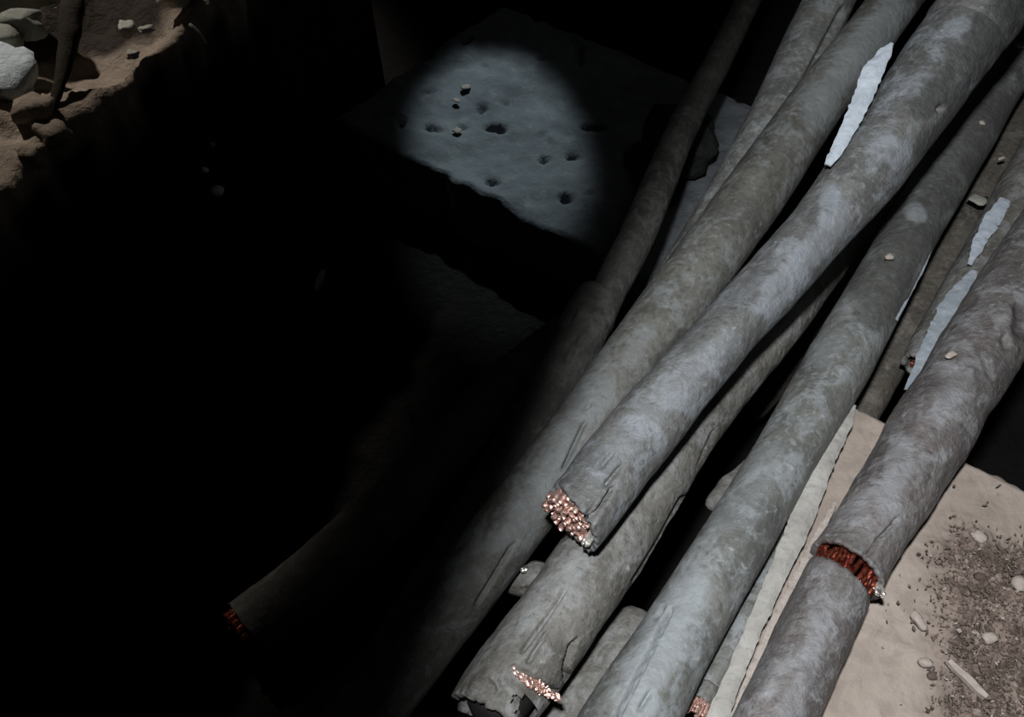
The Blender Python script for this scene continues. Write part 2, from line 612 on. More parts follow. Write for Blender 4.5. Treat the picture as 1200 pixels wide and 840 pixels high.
low = mix(nt, da_.outputs['Fac'], src, (.035, .028, .022))  # shade of the hollow painted into the bank as dark brown
# shade of the unlit pit face painted black below the lip
sa_ = N(nt, 'ShaderNodeAttribute', attribute_name='face_shade')
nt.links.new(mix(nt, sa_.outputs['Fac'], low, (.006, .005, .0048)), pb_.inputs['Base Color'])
la = bank.data.attributes.new('face_shade', 'FLOAT', 'POINT')
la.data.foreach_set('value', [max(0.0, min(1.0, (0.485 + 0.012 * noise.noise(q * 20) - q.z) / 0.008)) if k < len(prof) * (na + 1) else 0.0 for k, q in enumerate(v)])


# ---------------------------------------------------------------- stones and chips
def stone(name, px, py, z, size, mat, label, cat='stone', seed=1, sub=3, rough=0.35, rot=0.0, group=None):
    """irregular stone: size = (along image x, along image y, height) in metres, z = height of what it rests on"""
    bm = bmesh.new()
    bmesh.ops.create_icosphere(bm, subdivisions=sub, radius=1.0)
    cs, sn = math.cos(rot), math.sin(rot)
    for vv in bm.verts:
        p = vv.co.copy()
        k = 1 + rough * noise.noise(p * 1.3 + Vector((seed * 3.1, seed, 0))) + rough * 0.4 * noise.noise(p * 3.7 + Vector((seed, 0, seed * 2)))
        # flatten into facets
        p = Vector((max(-.8, min(.8, p.x)), max(-.8, min(.8, p.y)), max(-.75, min(.75, p.z)))) * k
        p = Vector((p.x * size[0] * .6, p.y * size[1] * .6, p.z * size[2] * .6))
        vv.co = Vector((p.x * cs - p.y * sn, p.x * sn + p.y * cs, p.z))
    zmin = min(vv.co.z for vv in bm.verts)
    for vv in bm.verts:
        vv.co.z -= zmin
    me = bpy.data.meshes.new(name)
    bm.to_mesh(me); bm.free()
    me.materials.append(mat)
    me.polygons.foreach_set('use_smooth', [True] * len(me.polygons))
    o = bpy.data.objects.new(name, me)
    COL.objects.link(o)
    o.location = at(px, py, z)
    tag(o, label, cat, group)
    return o


def chip(name, px, py, z, ln, wd, th, ang, mat, label, cat='chip', seed=1, tilt=0.0, group=None, taper=0.5):
    """flat splinter: a thin wedge with broken outline; ang = direction in the ground plane"""
    rng = random.Random(seed)
    if ln < .024:
        o = stone(name, px, py, z, (ln, wd * 1.15, th * 1.4), mat, label, cat, seed + 50, 2, 0.45, ang, group)
        return o
    n = 5
    top, bot = [], []
    for i in range(n + 1):
        u = i / n - 0.5
        wv = wd * 0.5 * (1 - taper * abs(2 * u) ** 1.6)
        a = wv * rng.uniform(.7, 1.2); b = wv * rng.uniform(.7, 1.2)
        for lst, h in ((top, th * rng.uniform(.8, 1.15)), (bot, 0.0)):
            lst.append(((u * ln, -a, h), (u * ln, b, h)))
    v, f = [], []
    for (a, b), (c, d) in zip(top, bot):
        v += [a, b, d, c]
    for i in range(n):
        o = i * 4
        for k in range(4):
            k2 = (k + 1) % 4
            f.append((o + k, o + 4 + k, o + 4 + k2, o + k2))
    f.append((0, 1, 2, 3)); e = n * 4
    f.append((e + 3, e + 2, e + 1, e))
    me = bpy.data.meshes.new(name)
    me.from_pydata(v, [], f)
    me.materials.append(mat)
    bm = bmesh.new(); bm.from_mesh(me); bmesh.ops.recalc_face_normals(bm, faces=bm.faces); bm.to_mesh(me); bm.free()
    o = bpy.data.objects.new(name, me)
    COL.objects.link(o)
    o.location = at(px, py, z)
    o.rotation_euler = (0, tilt, ang)
    tag(o, label, cat, group)
    return o


# ---------------------------------------------------------------- concrete footing with the patch of light
zf = 0.12
c0, c1 = at(395, 140, zf), at(760, 331, zf)
fd = (c1 - c0); FL = fd.length; fd.normalize()
fb = Vector((-fd.y, fd.x, 0))
if fb.y < 0:
    fb = -fb
v, f, rows = [], [], []
na, nb = 120, 70
for j in range(nb + 6):
    row = []
    for i in range(na + 1):
        s = FL * i / na
        wob = 0.012 * noise.noise(Vector((s * 9, 3, 1))) + 0.008 * noise.noise(Vector((s * 30, 5, 2)))
        if j < 4:
            q = c0 + fd * s + fb * (wob - 0.01 + 0.003 * j) + Vector((0, 0, -0.14 + 0.043 * j))
        else:
            b = 0.006 + 0.55 * (j - 4) / (nb + 1)
            q = c0 + fd * s + fb * (wob * max(0, 1 - b * 6) + b)
            h = 0.008 * noise.noise(q * 11) + 0.004 * noise.noise(q * 34)
            pit = noise.noise(q * 24 + Vector((9, 2, 4)))
            if pit > 0.38:
                h -= 0.09 * (pit - 0.38)
            q = q + Vector((0, 0, h))
        row.append(len(v)); v.append(q)
    rows.append(row)
for A, B in zip(rows[:-1], rows[1:]):
    for i in range(na):
        f.append((A[i], A[i + 1], B[i + 1], B[i]))
foot = mesh('concrete_footing', v, f, M['footing'], origin=(c0 + fd * FL * .5 + fb * .3 - Vector((0, 0, zf))))
tag(foot, 'blue-grey concrete block deep in the pit with a patch of light on top', 'concrete block')

for k, (px, py, ln, ang, sd) in enumerate([(546, 103, .016, .1, 1), (535, 119, .009, .8, 2), (536, 154, .016, -.5, 3)]):
    chip('pale_chip', px, py, zf + 0.004, ln * 1.2, .014, .003, ang, M['dirt_pale'],
         ['thin pale chip highest on the lit blue-grey concrete block', 'tiny pale speck below the highest chip on the lit concrete',
          'pale chip beside dark pits on the lit concrete block'][k], seed=sd)

# dark rubble against which the thin cable leans
stone('rubble_lump', 792, 185, 0.128, (.13, .15, .09), M['stone_dark'], 'dark rubble lump on the concrete block behind the thin dim cable', 'rubble', 5)

# pebbles stuck in the dark face of the bank
def on_bank(px, py):
    """height at which the ray through a pixel meets the upright face of the bank"""
    nrm = -eb
    d = FWD + Vector(((px - 600) / FPX, 0, 0)) - UPV * ((py - 420) / FPX)
    k = (e0 + nrm * 0.012 - ORG).dot(nrm) / d.dot(nrm)
    return (ORG + d * k).z


for px, py, sz_, mm, sd, lb in [(256, 228, (.022, .020, .014), 'stone_white', 2, 'largest of three pale pebbles stuck in the black face of the bank'),
                                (241, 202, (.010, .010, .009), 'stone_white', 3, 'small pale pebble just above the largest one in the dark bank'),
                                (249, 172, (.010, .010, .008), 'stone_pale', 4, 'faint topmost pebble of three in the dark face of the bank')]:
    stone('pebble', px, py, on_bank(px, py), sz_, M[mm], lb, 'pebble', sd, 2)
chip('wood_splinter', 375, 330, 0.0, .05, .012, .008, 1.4, M['stone_pale'], 'barely visible upright splinter on the black floor mid pit', 'splinter', 6)

# ---------------------------------------------------------------- rim rubble
def rim(name, px, py, size, mat, label, cat, sd, rot=0.0, z=0.52, **k):
    return stone(name, px, py, z, size, mat, label, cat, sd, 3, 0.4, rot, **k)


rim('rubble_block', 14, 118, (.085, .11, .06), M['stone_blue'], 'large blue-white stone at the left edge of the photograph on the bank', 'stone', 11, .2, z=0.50)
rim('rubble_stone', 33, 42, (.055, .035, .035), M['stone_grey'], 'grey-green rounded stone above the blue-white stone on the bank', 'stone', 12, .1)
rim('rubble_stone', 8, 56, (.05, .045, .03), M['stone_grey'], 'dull green-grey stone at the left edge, below the rounded grey one', 'stone', 13, .6)
rim('rubble_stone', 12, 10, (.09, .06, .05), M['stone_grey'], 'large dim green-grey stone in the top left corner', 'stone', 14, .3)
rim('rubble_stone', 48, 8, (.055, .035, .035), M['stone_grey'], 'small grey-green stone at the top edge left of the stake', 'stone', 15, .4)
rim('pale_chip', 66, 15, (.011, .010, .010), M['stone_pale'], 'tiny bright grit at the top edge of the bank left of the stake', 'chip', 16)
rim('rubble_stone', 153, 43, (.022, .024, .02), M['stone_pale'], 'small upright pale stone on the bank right of the dark hollow', 'stone', 17)
rim('pale_chip', 172, 38, (.022, .010, .008), M['stone_pale'], 'flat pale chip just right of the small upright stone', 'chip', 18, .4)
rim('pale_chip', 157, 68, (.016, .012, .010), M['stone_pale'], 'pale chip below the small upright stone near the lip of bank', 'chip', 19)
rim('rubble_stone', 212, 4, (.055, .04, .035), M['stone_pale'], 'pale stone at the top edge where the bank ends', 'stone', 20, .5)
rim('rubble_stone', 46, 142, (.05, .04, .03), M['bank'], 'brown clod on the bank right of the blue-white stone', 'clod', 21, .5)
rim('rubble_stone', 68, 168, (.035, .045, .03), M['bank'], 'brown clod on the lip of the bank below the dark stake', 'clod', 22, .9, z=.505)
rim('rubble_stone', 44, 196, (.035, .03, .03), M['bank'], 'greenish brown clod low on the lip of bank near the left edge', 'clod', 23, .2, z=.50)


# dark stake lying on the bank
def stick(name, pts, mat, label, cat, seed=0, nang=10, group=None):
    pa = Path(pts, 0.008)
    verts, faces = [], []
    rings = []
    for i, c in enumerate(pa.p):
        nn, bb = pa.frames[i]
        ring = []
        for a in range(nang):
            th = 2 * PI * a / nang
            d = nn * math.cos(th) * .8 + bb * math.sin(th)
            r = pa.r[i] * (1 + .25 * nz(c + d * pa.r[i], 40, seed))
            ring.append(len(verts)); verts.append(c + d * r)
        rings.append(ring)
    for A, B in zip(rings[:-1], rings[1:]):
        for a in range(nang):
            b = (a + 1) % nang
            faces.append((A[a], A[b], B[b], B[a]))
    faces.append(tuple(reversed(rings[0]))); faces.append(tuple(rings[-1]))
    o = mesh(name, verts, faces, mat, origin=pa.p[len(pa.p) // 2])
    tag(o, label, cat, group)
    return o


stick('wooden_stake', [(92, -40, .60, 28), (84, 20, .58, 26), (76, 75, .555, 18), (66, 112, .54, 12), (60, 134, .53, 4)], M['timber'],
      'dark tapering wooden stake lying down the earth bank', 'stake', 3)
stick('thin_twig', [(222, 28, .535, 3), (232, 38, .525, 6), (239, 51, .50, 8)], M['stone_pale'],
      'short pale twig sticking out past the lip of the bank', 'twig', 5)

# ---------------------------------------------------------------- concrete slab at the right
zs = 0.40
sl = [at(1000, 474, zs), at(1212, 577, zs), at(1500, 719, zs), at(1500, 1100, zs), at(700, 1100, zs), at(823, 860, zs)]
# grid over the quad (back-left, back-right, front-right, front-left)
BL, BR = sl[0], at(1500, 719, zs)
FLq = at(760, 990, zs)
FRq = FLq + (BR - BL) * 1.0
v, f, rows = [], [], []
na, nb = 260, 260


def dirtmask(q):
    x, y = proj(q)
    m = 0.0
    # debris lies right of a line from (1060,600) to (1060,840)
    edge = 1068 + 30 * noise.noise(Vector((y * .011, 2, 3))) + 12 * noise.noise(Vector((y * .05, 5, 3)))
    m = max(0, min(1, (x - edge) / 60))
    top = 588 + (x - 1060) * 0.22 + 18 * noise.noise(Vector((x * .02, 1, 8)))
    m *= max(0, min(1, (y - top) / 40))
    return m


for j in range(-3, nb + 1):
    row = []
    for i in range(na + 1):
        u, w_ = i / na, max(j, 0) / nb
        a = BL + (BR - BL) * u; b = FLq + (FRq - FLq) * u
        q = a + (b - a) * w_
        if j < 0:
            q = q + Vector((0, 0, -0.40 * (-j) / 3))
        h = 0
        ed = min(u * (BR - BL).length, w_ * (FLq - BL).length)
        if j >= 0:
            m = dirtmask(q)
            h = 0.0016 * noise.noise(q * 14) + 0.0008 * noise.noise(q * 60)
            h += m * (0.004 + 0.006 * noise.noise(q * 45) + 0.005 * noise.noise(q * 90 + Vector((3, 1, 2))) + 0.006 * noise.noise(q * 210))
            # low ridge of trodden dust
            x, y = proj(q)
            ds = seg_dist(x, y, [(1000, 738), (1035, 752), (1078, 762)])
            if ds < 16:
                h += 0.003 * (1 - ds / 16)
            if ed < 0.006:
                h -= 0.004 * (1 - ed / 0.006)
        wob = 0.004 * noise.noise(Vector((u * 30, w_ * 30, 1))) if (j <= 0 or i == 0) else 0
        q = q + Vector((wob, wob, h))
        row.append(len(v)); v.append(q)
    rows.append(row)
for A, B in zip(rows[:-1], rows[1:]):
    for i in range(na):
        f.append((A[i], B[i], B[i + 1], A[i + 1]))
# left side face down to the floor
low = []
for r_ in rows[3:]:
    q = Vector(v[r_[0]]); low.append(len(v)); v.append((q.x, q.y, 0.0))
for k in range(len(low) - 1):
    f.append((rows[3 + k][0], low[k], low[k + 1], rows[4 + k][0]))


def slab_material():
    m, nt, b = newmat('dusty_slab')
    tc = N(nt, 'ShaderNodeTexCoord')
    vv = tc.outputs['Object']
    n1 = noise_tex(nt, vv, 9, 5, 0.6, 0.5)
    n2 = noise_tex(nt, vv, 60, 6, 0.7, 0.3)
    n3 = noise_tex(nt, vv, 34, 5, 0.65, 0.6)
    at_ = N(nt, 'ShaderNodeAttribute', attribute_name='debris')
    clean = mix(nt, ramp(nt, n1, [(.35, 0.), (.65, 1.)]).outputs[0], (.25, .212, .182), (.32, .275, .24))
    clean = mix(nt, ramp(nt, n3, [(.48, 0.), (.62, .55)]).outputs[0], clean, (.20, .168, .145))
    clean = mix(nt, ramp(nt, n2, [(.58, 0.), (.74, .5)]).outputs[0], clean, (.2, .17, .15))
    soil = mix(nt, ramp(nt, n3, [(.42, 0.), (.58, 1.)]).outputs[0], (.07, .051, .042), (.19, .148, .126))
    soil = mix(nt, ramp(nt, n2, [(.56, 0.), (.70, .9)]).outputs[0], soil, (.34, .29, .26))
    soil = mix(nt, ramp(nt, n2, [(.30, .8), (.42, 0.)]).outputs[0], soil, (.06, .045, .04))
    c = mix(nt, at_.outputs['Fac'], clean, soil)
    nt.links.new(c, b.inputs['Base Color'])
    b.inputs['Roughness'].default_value = .95
    b.inputs['Specular IOR Level'].default_value = .2
    bp = N(nt, 'ShaderNodeBump')
    bp.inputs['Strength'].default_value = .7
    bp.inputs['Distance'].default_value = .004
    nt.links.new(n2, bp.inputs['Height'])
    nt.links.new(bp.outputs[0], b.inputs['Normal'])
    return m


slab_o = mesh('concrete_slab', v, f, slab_material(), origin=(BL.x + .15, BL.y - .2, 0))
att = slab_o.data.attributes.new('debris', 'FLOAT', 'POINT')
att.data.foreach_set('value', [dirtmask(q) for q in v])
tag(slab_o, 'dusty tan concrete slab under the cables at the lower right', 'slab')

# crumbs of dirt strewn over the slab
rng = random.Random(4)


def crumbs(name, count, mat, label, smin, smax, seed):
    rng = random.Random(seed)
    vs, fs = [], []
    n = 0
    while n < count:
        x, y = rng.uniform(1030, 1330), rng.uniform(560, 980)
        q = at(x, y, zs + 0.004)
        m = dirtmask(q)
        if y < 474 + (x - 1000) * .486 + 14:
            continue
        if rng.random() > m * m + 0.015:
            continue
        n += 1
        s = rng.uniform(smin, smax) * (0.6 + 0.8 * rng.random() ** 3)
        o = len(vs)
        ax = [Vector((rng.gauss(0, 1), rng.gauss(0, 1), rng.gauss(0, .5))).normalized() for _ in range(2)]
        a1 = ax[0]; a2 = a1.cross(ax[1]).normalized(); a3 = a1.cross(a2)
        l1, l2, l3 = s * rng.uniform(.8, 1.9), s * rng.uniform(.5, 1), s * rng.uniform(.3, .7)
        c = q + Vector((0, 0, rng.uniform(0.002, .006)))
        for p in (a1 * l1, -a1 * l1, a2 * l2, -a2 * l2, a3 * l3, -a3 * l3):
            vs.append(c + p * rng.uniform(.7, 1.1))
        for t in ((0, 2, 4), (2, 1, 4), (1, 3, 4), (3, 0, 4), (2, 0, 5), (1, 2, 5), (3, 1, 5), (0, 3, 5)):
            fs.append(tuple(o + k for k in t))
    o = mesh(name, vs, fs, mat, smooth=False, kind='stuff')
    tag(o, label, 'debris')


crumbs('brown_crumbs', 6000, M['dirt'], 'brown dirt crumbs strewn over the right of the concrete slab', .0008, .0032, 1)
crumbs('dark_crumbs', 1600, M['dirt_dark'], 'dark brown crumbs scattered among the dirt on the slab', .0008, .0028, 2)
crumbs('pale_grit', 1100, M['dirt_pale'], 'pale grit scattered among the dirt on the slab', .0006, .0022, 3)

sz = zs + 0.006
chip('wood_splinter', 1131, 797, sz + .004, .040, .007, .006, -0.95, M['dirt_pale'], 'long pale splinter with a dark shadow among dirt on slab', 'splinter', 3, taper=.3)
chip('pale_chip', 1075, 729, zs + .003, .020, .008, .005, -1.1, M['dirt_pale'], 'narrow pale chip at the left border of the dirt on slab', seed=4)
chip('pale_chip', 1083, 778, zs + .003, .012, .007, .005, -.1, M['dirt_pale'], 'small pale chip at the dirt border, level with the splinter', seed=5)
chip('pale_chip', 1145, 630, sz, .014, .013, .005, .4, M['dirt_pale'], 'broad pale chip near the far side of the slab', seed=6)
chip('pale_chip', 1195, 686, sz, .016, .013, .006, .2, M['dirt_pale'], 'pale chip at the right edge of the photograph on the slab', seed=7)
chip('pale_chip', 1157, 750, sz, .014, .009, .006, .2, M['dirt_pale'], 'pale chip in mid dirt on the slab above the splinter', seed=8)
stone('dirt_clod', 1091, 793, zs + .002, (.009, .007, .005), M['dirt_dark'], 'dark clod on the slab just left of the splinter', 'clod', 31, 2)
stone('dirt_clod', 1147, 677, sz, (.010, .008, .006), M['dirt_dark'], 'dark clod on the slab below the broad pale chip', 'clod', 32, 2)

# ================================================================ cables
# far left upper cable that slips under its neighbour
root, pa = cable([(1085, -210, .55, 46), (972, 0, .49, 57), (905, 140, .45, 58), (845, 250, .405, 58), (790, 340, .37, 58), (735, 430, .33, 58)],
                 'leftmost lit cable at the top edge, split lengthwise, slipping under the next', M['olive_grey'], 1)
sheath(pa, 0, len(pa.p) - 1, M['steel_grey'], root, 1.1, grooves=[([(990, 10), (975, 38), (950, 85), (938, 112)], 8, .009), ([(1003, 12), (978, 60), (955, 92)], 5, -.004)])

# second: long cable running the whole way to the lower left
root, pa = cable([(1200, -210, .60, 46), (1050, 0, .54, 57), (960, 118, .505, 64), (882, 230, .475, 74), (790, 357, .445, 77), (700, 480, .43, 76), (580, 640, .40, 80), (424, 840, .36, 86), (330, 960, .34, 88)],
                 'long grey cable running from the top edge to the lower left shadow', M['olive_grey'], 2)
sheath(pa, 0, len(pa.p) - 1, M['olive_grey'], root, 2.2, lump=.03,
       pale=[([(1050, 15), (985, 95), (960, 130)], 30, .8), ([(700, 455), (650, 545), (600, 630)], 26, .55), ([(740, 420), (760, 390)], 14, .5)], dark=[([(1010, 95), (985, 130), (960, 165)], 14, .5), ([(800, 395), (775, 430)], 12, .7), ([(925, 180), (880, 250)], 14, .3)],
       grooves=[([(691, 474), (684, 478)], 4, .006), ([(685, 495), (672, 525), (662, 548)], 4, .010), ([(600, 640), (575, 682), (560, 706)], 4, .006)])

# third: on top, cut end with bright copper
root, pa = cable([(1335, -210, .70, 86), (1160, 0, .66, 98), (1122, 50, .645, 96), (1035, 173, .60, 86), (950, 280, .56, 73), (848, 393, .53, 71), (748, 510, .505, 84), (690, 585, .50, 84), (672, 608, .50, 83)],
                 'topmost grey cable with bright pink copper at its cut end, centre', M['blue_grey'], 3)
n = len(pa.p) - 1
e = jagged(0.010, -1.5, .006, 3)
sheath(pa, 0, n, M['blue_grey'], root, 3.3, lump=.05, end1=e, wall=.005,
       dark=[([(1175, 20), (1125, 85), (1080, 120)], 30, .85), ([(1140, 120), (1085, 165)], 22, .6), ([(895, 315), (850, 365), (815, 395)], 20, .5), ([(1000, 235), (975, 245)], 8, .6), ([(985, 200), (996, 198)], 7, .6)],
       pale=[([(985, 245), (955, 290), (905, 350)], 20, .6), ([(975, 225), (968, 262)], 12, .9), ([(1040, 170), (1055, 185)], 16, .6), ([(850, 405), (775, 465), (700, 550)], 22, .3), ([(1115, 32), (1130, 28)], 10, .6)],
       grooves=[([(718, 572), (709, 588), (697, 602)], 4, .009), ([(694, 596), (697, 606), (694, 616)], 4, .008), ([(727, 548), (712, 566)], 5, .008), ([(1101, 126), (1102, 129)], 4, .02), ([(880, 290), (850, 325)], 9, .003), ([(645, 600), (660, 603)], 4, .005), ([(668, 520), (690, 500)], 5, .004), ([(705, 545), (718, 530)], 5, .004)],
       bumps=[(705, 600, 14, .003), (660, 575, 20, .002), (1050, 165, 18, .003), (1040, 180, 12, .003), (965, 250, 12, .002), (1128, 92, 12, .003)])
c, t, (nn, bb) = pa.p[n], pa.t[n], pa.frames[n]
strands(root, c + bb * pa.r[n] * .14 - nn * pa.r[n] * .06, t, nn, bb, pa.r[n] * .80, 61, M['copper'], .025, .0035, lambda x, y: 0.003, seed=3, bend=.0015)
k = strands(root, c - bb * pa.r[n] * .68 - nn * .002, t, nn, bb, .0045, 1, M['solder'], .01, .001, lambda x, y: .014, name='bright_strand', seed=9)
k['label'] = 'single bright strand end'

# fourth: cable below it, chopped end with copper at bottom
root, pa = cable([(1180, 20, .40, 52), (1040, 185, .405, 66), (925, 345, .41, 76), (818, 480, .412, 80), (690, 672, .415, 95), (600, 797, .415, 102), (584, 820, .415, 102), (572, 838, .415, 98)],
                 'dusty grey cable below the topmost one, hacked end at bottom edge', M['dust_grey'], 4)
n = len(pa.p) - 1
ic = pa.index(606, 792)
sheath(pa, 0, n, M['dust_grey'], root, 4.4, lump=.06, pale=[([(650, 670), (600, 745)], 16, .35), ([(680, 660), (660, 690)], 12, .5)], dark=[([(800, 590), (750, 680)], 9, .5)], end1=jagged(.004, 1.2, .008, 7), wall=.007,
       grooves=[([(662, 690), (636, 730), (612, 762)], 4, .009), ([(640, 742), (620, 775)], 4, .010), ([(672, 752), (664, 780), (666, 812)], 5, .014),
                ([(800, 585), (770, 640), (745, 680)], 6, .006), ([(838, 505), (820, 545)], 5, .004),
                ([(602, 786), (625, 800), (655, 818)], 11, .010), ([(575, 790), (582, 798), (588, 806)], 4, .008), ([(546, 826), (554, 834)], 4, .007)],
       holes=[([(608, 822), (622, 826), (612, 840)], 11)],
       bumps=[(560, 800, 12, .005), (672, 750, 10, .004), (655, 690, 12, .003), (680, 672, 12, .003), (668, 660, 8, .002)])
sheath(pa, max(0, ic - 12), n - 4, M['shade_core'], root, 4.9, nang=40, scale=.72, name='shade_core')  # black core added so the hole in the sheath looks shaded
# torn copper showing through the hack in the sheath
nn, bb = pa.frames[ic]; t = pa.t[ic]
cc = pa.p[ic] + nn * pa.r[ic] * .62 - bb * pa.r[ic] * .30
view = (ORG - cc).normalized()
ax = Vector((0, 0, 0))
verts, faces = [], []
rng = random.Random(5)
for j in range(70):
    u = rng.random()
    wv = 9 * math.sin(PI * min(1, u + .12)) + 3
    off = rng.uniform(-wv, wv)
    px, py = 602 + 54 * u + off * .45, 785 + 34 * u + off * .9
    base = at(px, py, .447 + rng.uniform(-.003, .003) - .012 * u)
    d = (t * rng.uniform(-.2, 1) + bb * rng.uniform(-1, 1) + Vector((0, 0, rng.uniform(-.5, .2)))).normalized()
    s1 = d.cross(view).normalized(); s2 = d.cross(s1)
    ln, rr = rng.uniform(.002, .008), rng.uniform(.0010, .0030)
    o = len(verts)
    for q, sc in ((base - d * ln * .5, .5), (base - d * ln * .1, 1), (base + d * ln * .5, .6)):
        for a in range(6):
            th = a * PI / 3
            verts.append(q + (s1 * math.cos(th) + s2 * math.sin(th)) * rr * sc * rng.uniform(.7, 1.2))
    for k in (0, 6):
        for a in range(6):
            b = (a + 1) % 6
            faces.append((o + k + a, o + k + b, o + k + 6 + b, o + k + 6 + a))
    faces.append(tuple(o + 12 + a for a in range(6))); faces.append(tuple(o + 5 - a for a in range(6)))
mesh('copper_strands', verts, faces, M['copper'], root, smooth=False, kind='stuff')
c, t, (nn, bb) = pa.p[n], pa.t[n], pa.frames[n]
strands(root, c - nn * pa.r[n] * .15, t, nn, bb, pa.r[n] * .5, 19, M['dark_copper'], .02, .004, lambda x, y: -.012, name='cut_copper_core', seed=12)

# fifth: straight cable with a lengthwise seam
root, pa = cable([(1330, -190, .47, 52), (1215, 15, .465, 58), (1150, 128, .455, 62), (1062, 282, .44, 63), (990, 413, .43, 73), (905, 560, .425, 74), (800, 737, .42, 88), (741, 838, .42, 104), (690, 925, .42, 108)],
                 'straight grey cable with a long dark seam, mid right of the heap', M['steel_grey'], 5)
sheath(pa, 0, len(pa.p) - 1, M['steel_grey'], root, 5.5, lump=.03,
       dark=[([(1210, 20), (1130, 170), (1062, 290), (1030, 340)], 52, .75)], pale=[([(960, 410), (985, 400)], 20, .4), ([(900, 540), (850, 610)], 24, .35), ([(810, 690), (770, 760), (735, 835)], 34, .9), ([(1072, 248), (1074, 249)], 11, .7)],  # dark band paints shade into the upper part of this sheath
       grooves=[([(783, 718), (762, 762), (740, 805), (718, 850)], 4.5, .014), ([(762, 812), (752, 828)], 5, .008), ([(1090, 290), (1062, 350)], 4, -.002), ([(776, 712), (770, 722)], 4, .004)],
       bumps=[(1072, 248, 11, .002), (957, 408, 14, .002)])

# deep cables in the gap between the fourth and the fifth
root, pa = cable([(1190, 0, .33, 40), (1040, 230, .27, 40), (950, 378, .19, 40), (905, 446, .13, 38), (885, 474, .09, 34)],
                 'shadowed cable lying deep in the gap left of the seamed cable', M['dim_grey'], 6)
sheath(pa, 0, len(pa.p) - 1, M['brown_sheath'], root, 6.6, nang=48)
root, pa = cable([(742, 742, .33, 62), (725, 764, .33, 70), (695, 800, .33, 74), (640, 880, .33, 78), (580, 960, .33, 80)],
                 'cable end tucked under the hacked cable at the bottom edge', M['dust_grey'], 62)
sheath(pa, 0, len(pa.p) - 1, M['dust_grey'], root, 6.9, nang=64, lump=.08)
root, pa = cable([(872, 552, .345, 22), (856, 570, .345, 27), (846, 580, .345, 22)],
                 'short grey stub poking out left of the seamed cable in the gap', M['dust_grey'], 61, name='cable_stub')
sheath(pa, 0, len(pa.p) - 1, M['dust_grey'], root, 6.1, nang=40, lump=.35)
root, pa = cable([(650, 688, .355, 38), (638, 685, .358, 42), (624, 681, .36, 44), (614, 680, .36, 38)],
                 'lumpy cable stub with a bright fleck under the hacked cable, lower centre', M['dust_grey'], 7, name='cable_stub')
n = len(pa.p) - 1
sheath(pa, 0, n, M['dust_grey'], root, 7.7, nang=64, lump=.3, grooves=[([(618, 692), (622, 696)], 6, .01)])
k = strands(root, at(613, 668, .388), Vector((-.3, -.6, .75)).normalized(), Vector((1, 0, 0)), Vector((0, .78, .62)), .0035, 1, M['solder'], .008, .001, name='bright_strand', seed=4)
k['label'] = 'bright metal fleck'

# rightmost cable, nicked through to the copper
root, pa = cable([(1415, -15, .51, 78), (1255, 240, .475, 84), (1199, 330, .455, 89), (1098, 493, .443, 90), (1057, 560, .441, 87), (1005, 645, .438, 84), (985, 680, .437, 80), (960, 730, .435, 80), (910, 838, .435, 87), (860, 940, .435, 90)],
                 'rightmost thick cable on the slab, nicked through to red copper', M['mauve_grey'], 8)
i1, i2 = pa.index(993, 667), pa.index(983, 684)
sheath(pa, 0, i1, M['mauve_grey'], root, 8.8, lump=.06, pale=[([(1060, 530), (1040, 590)], 20, .7), ([(1135, 430), (1100, 480)], 16, .5), ([(1000, 600), (1010, 590)], 12, .5)], dark=[([(1085, 440), (1050, 500)], 16, .4), ([(990, 625), (1010, 640)], 10, .4), ([(1197, 360), (1195, 390)], 12, .9)], end1=jagged(.005, -1.9, .003, 11), wall=.005, flare1=.0035, name='upper_sheath',
       grooves=[([(1052, 608), (1042, 620), (1036, 626), (1028, 634), (1021, 648), (1014, 650)], 3.5, .012), ([(975, 646), (990, 648), (1015, 660)], 4, .003), ([(1195, 360), (1195, 385)], 12, .006), ([(1178, 395), (1180, 405)], 7, .005)],
       bumps=[(1050, 545, 14, .003), (1080, 560, 12, .003), (1095, 460, 16, .003), (1138, 435, 10, .003), (1000, 610, 14, .002)])
sheath(pa, i2, len(pa.p) - 1, M['mauve_grey'], root, 8.4, lump=.06, pale=[([(965, 715), (945, 780), (925, 840)], 16, .5), ([(960, 700), (990, 705)], 12, .3)], dark=[([(930, 700), (880, 800)], 18, .45)], end0=jagged(.005, 1.6, .002, 12), wall=.005, name='lower_sheath',
       bumps=[(905, 800, 16, .004), (890, 815, 14, .004), (940, 790, 14, .003), (955, 720, 16, .002)])
im = (i1 + i2) // 2
c, t, (nn, bb) = pa.p[i2], pa.t[i2], pa.frames[i2]
rr = pa.r[im] * .80
verts, faces = [], []
rng = random.Random(9)
for a in range(30):
    th = 2 * PI * a / 30
    d = nn * math.cos(th) + bb * math.sin(th); s = t.cross(d)
    o = len(verts); sr = rr * PI / 30 * 1.1
    jit = rng.uniform(-.004, .002)
    for k in range(9):
        q = pa.p[i1 - 6 + (i2 - i1 + 14) * k // 8] + d * (rr + jit) + s * (.002 * math.sin(k * .7 + a)) + d * rng.uniform(-.0025, .0015)
        for j in range(6):
            b = j * PI / 3
            verts.append(q + (d * math.cos(b) + s * math.sin(b)) * sr)
    for k in range(8):
        for j in range(6):
            j2 = (j + 1) % 6
            faces.append((o + k * 6 + j, o + k * 6 + j2, o + (k + 1) * 6 + j2, o + (k + 1) * 6 + j))
k = mesh('copper_strands', verts, faces, M['red_copper'], root, kind='stuff')
k['label'] = 'red copper wires in the nick'
nn1, bb1 = pa.frames[im]
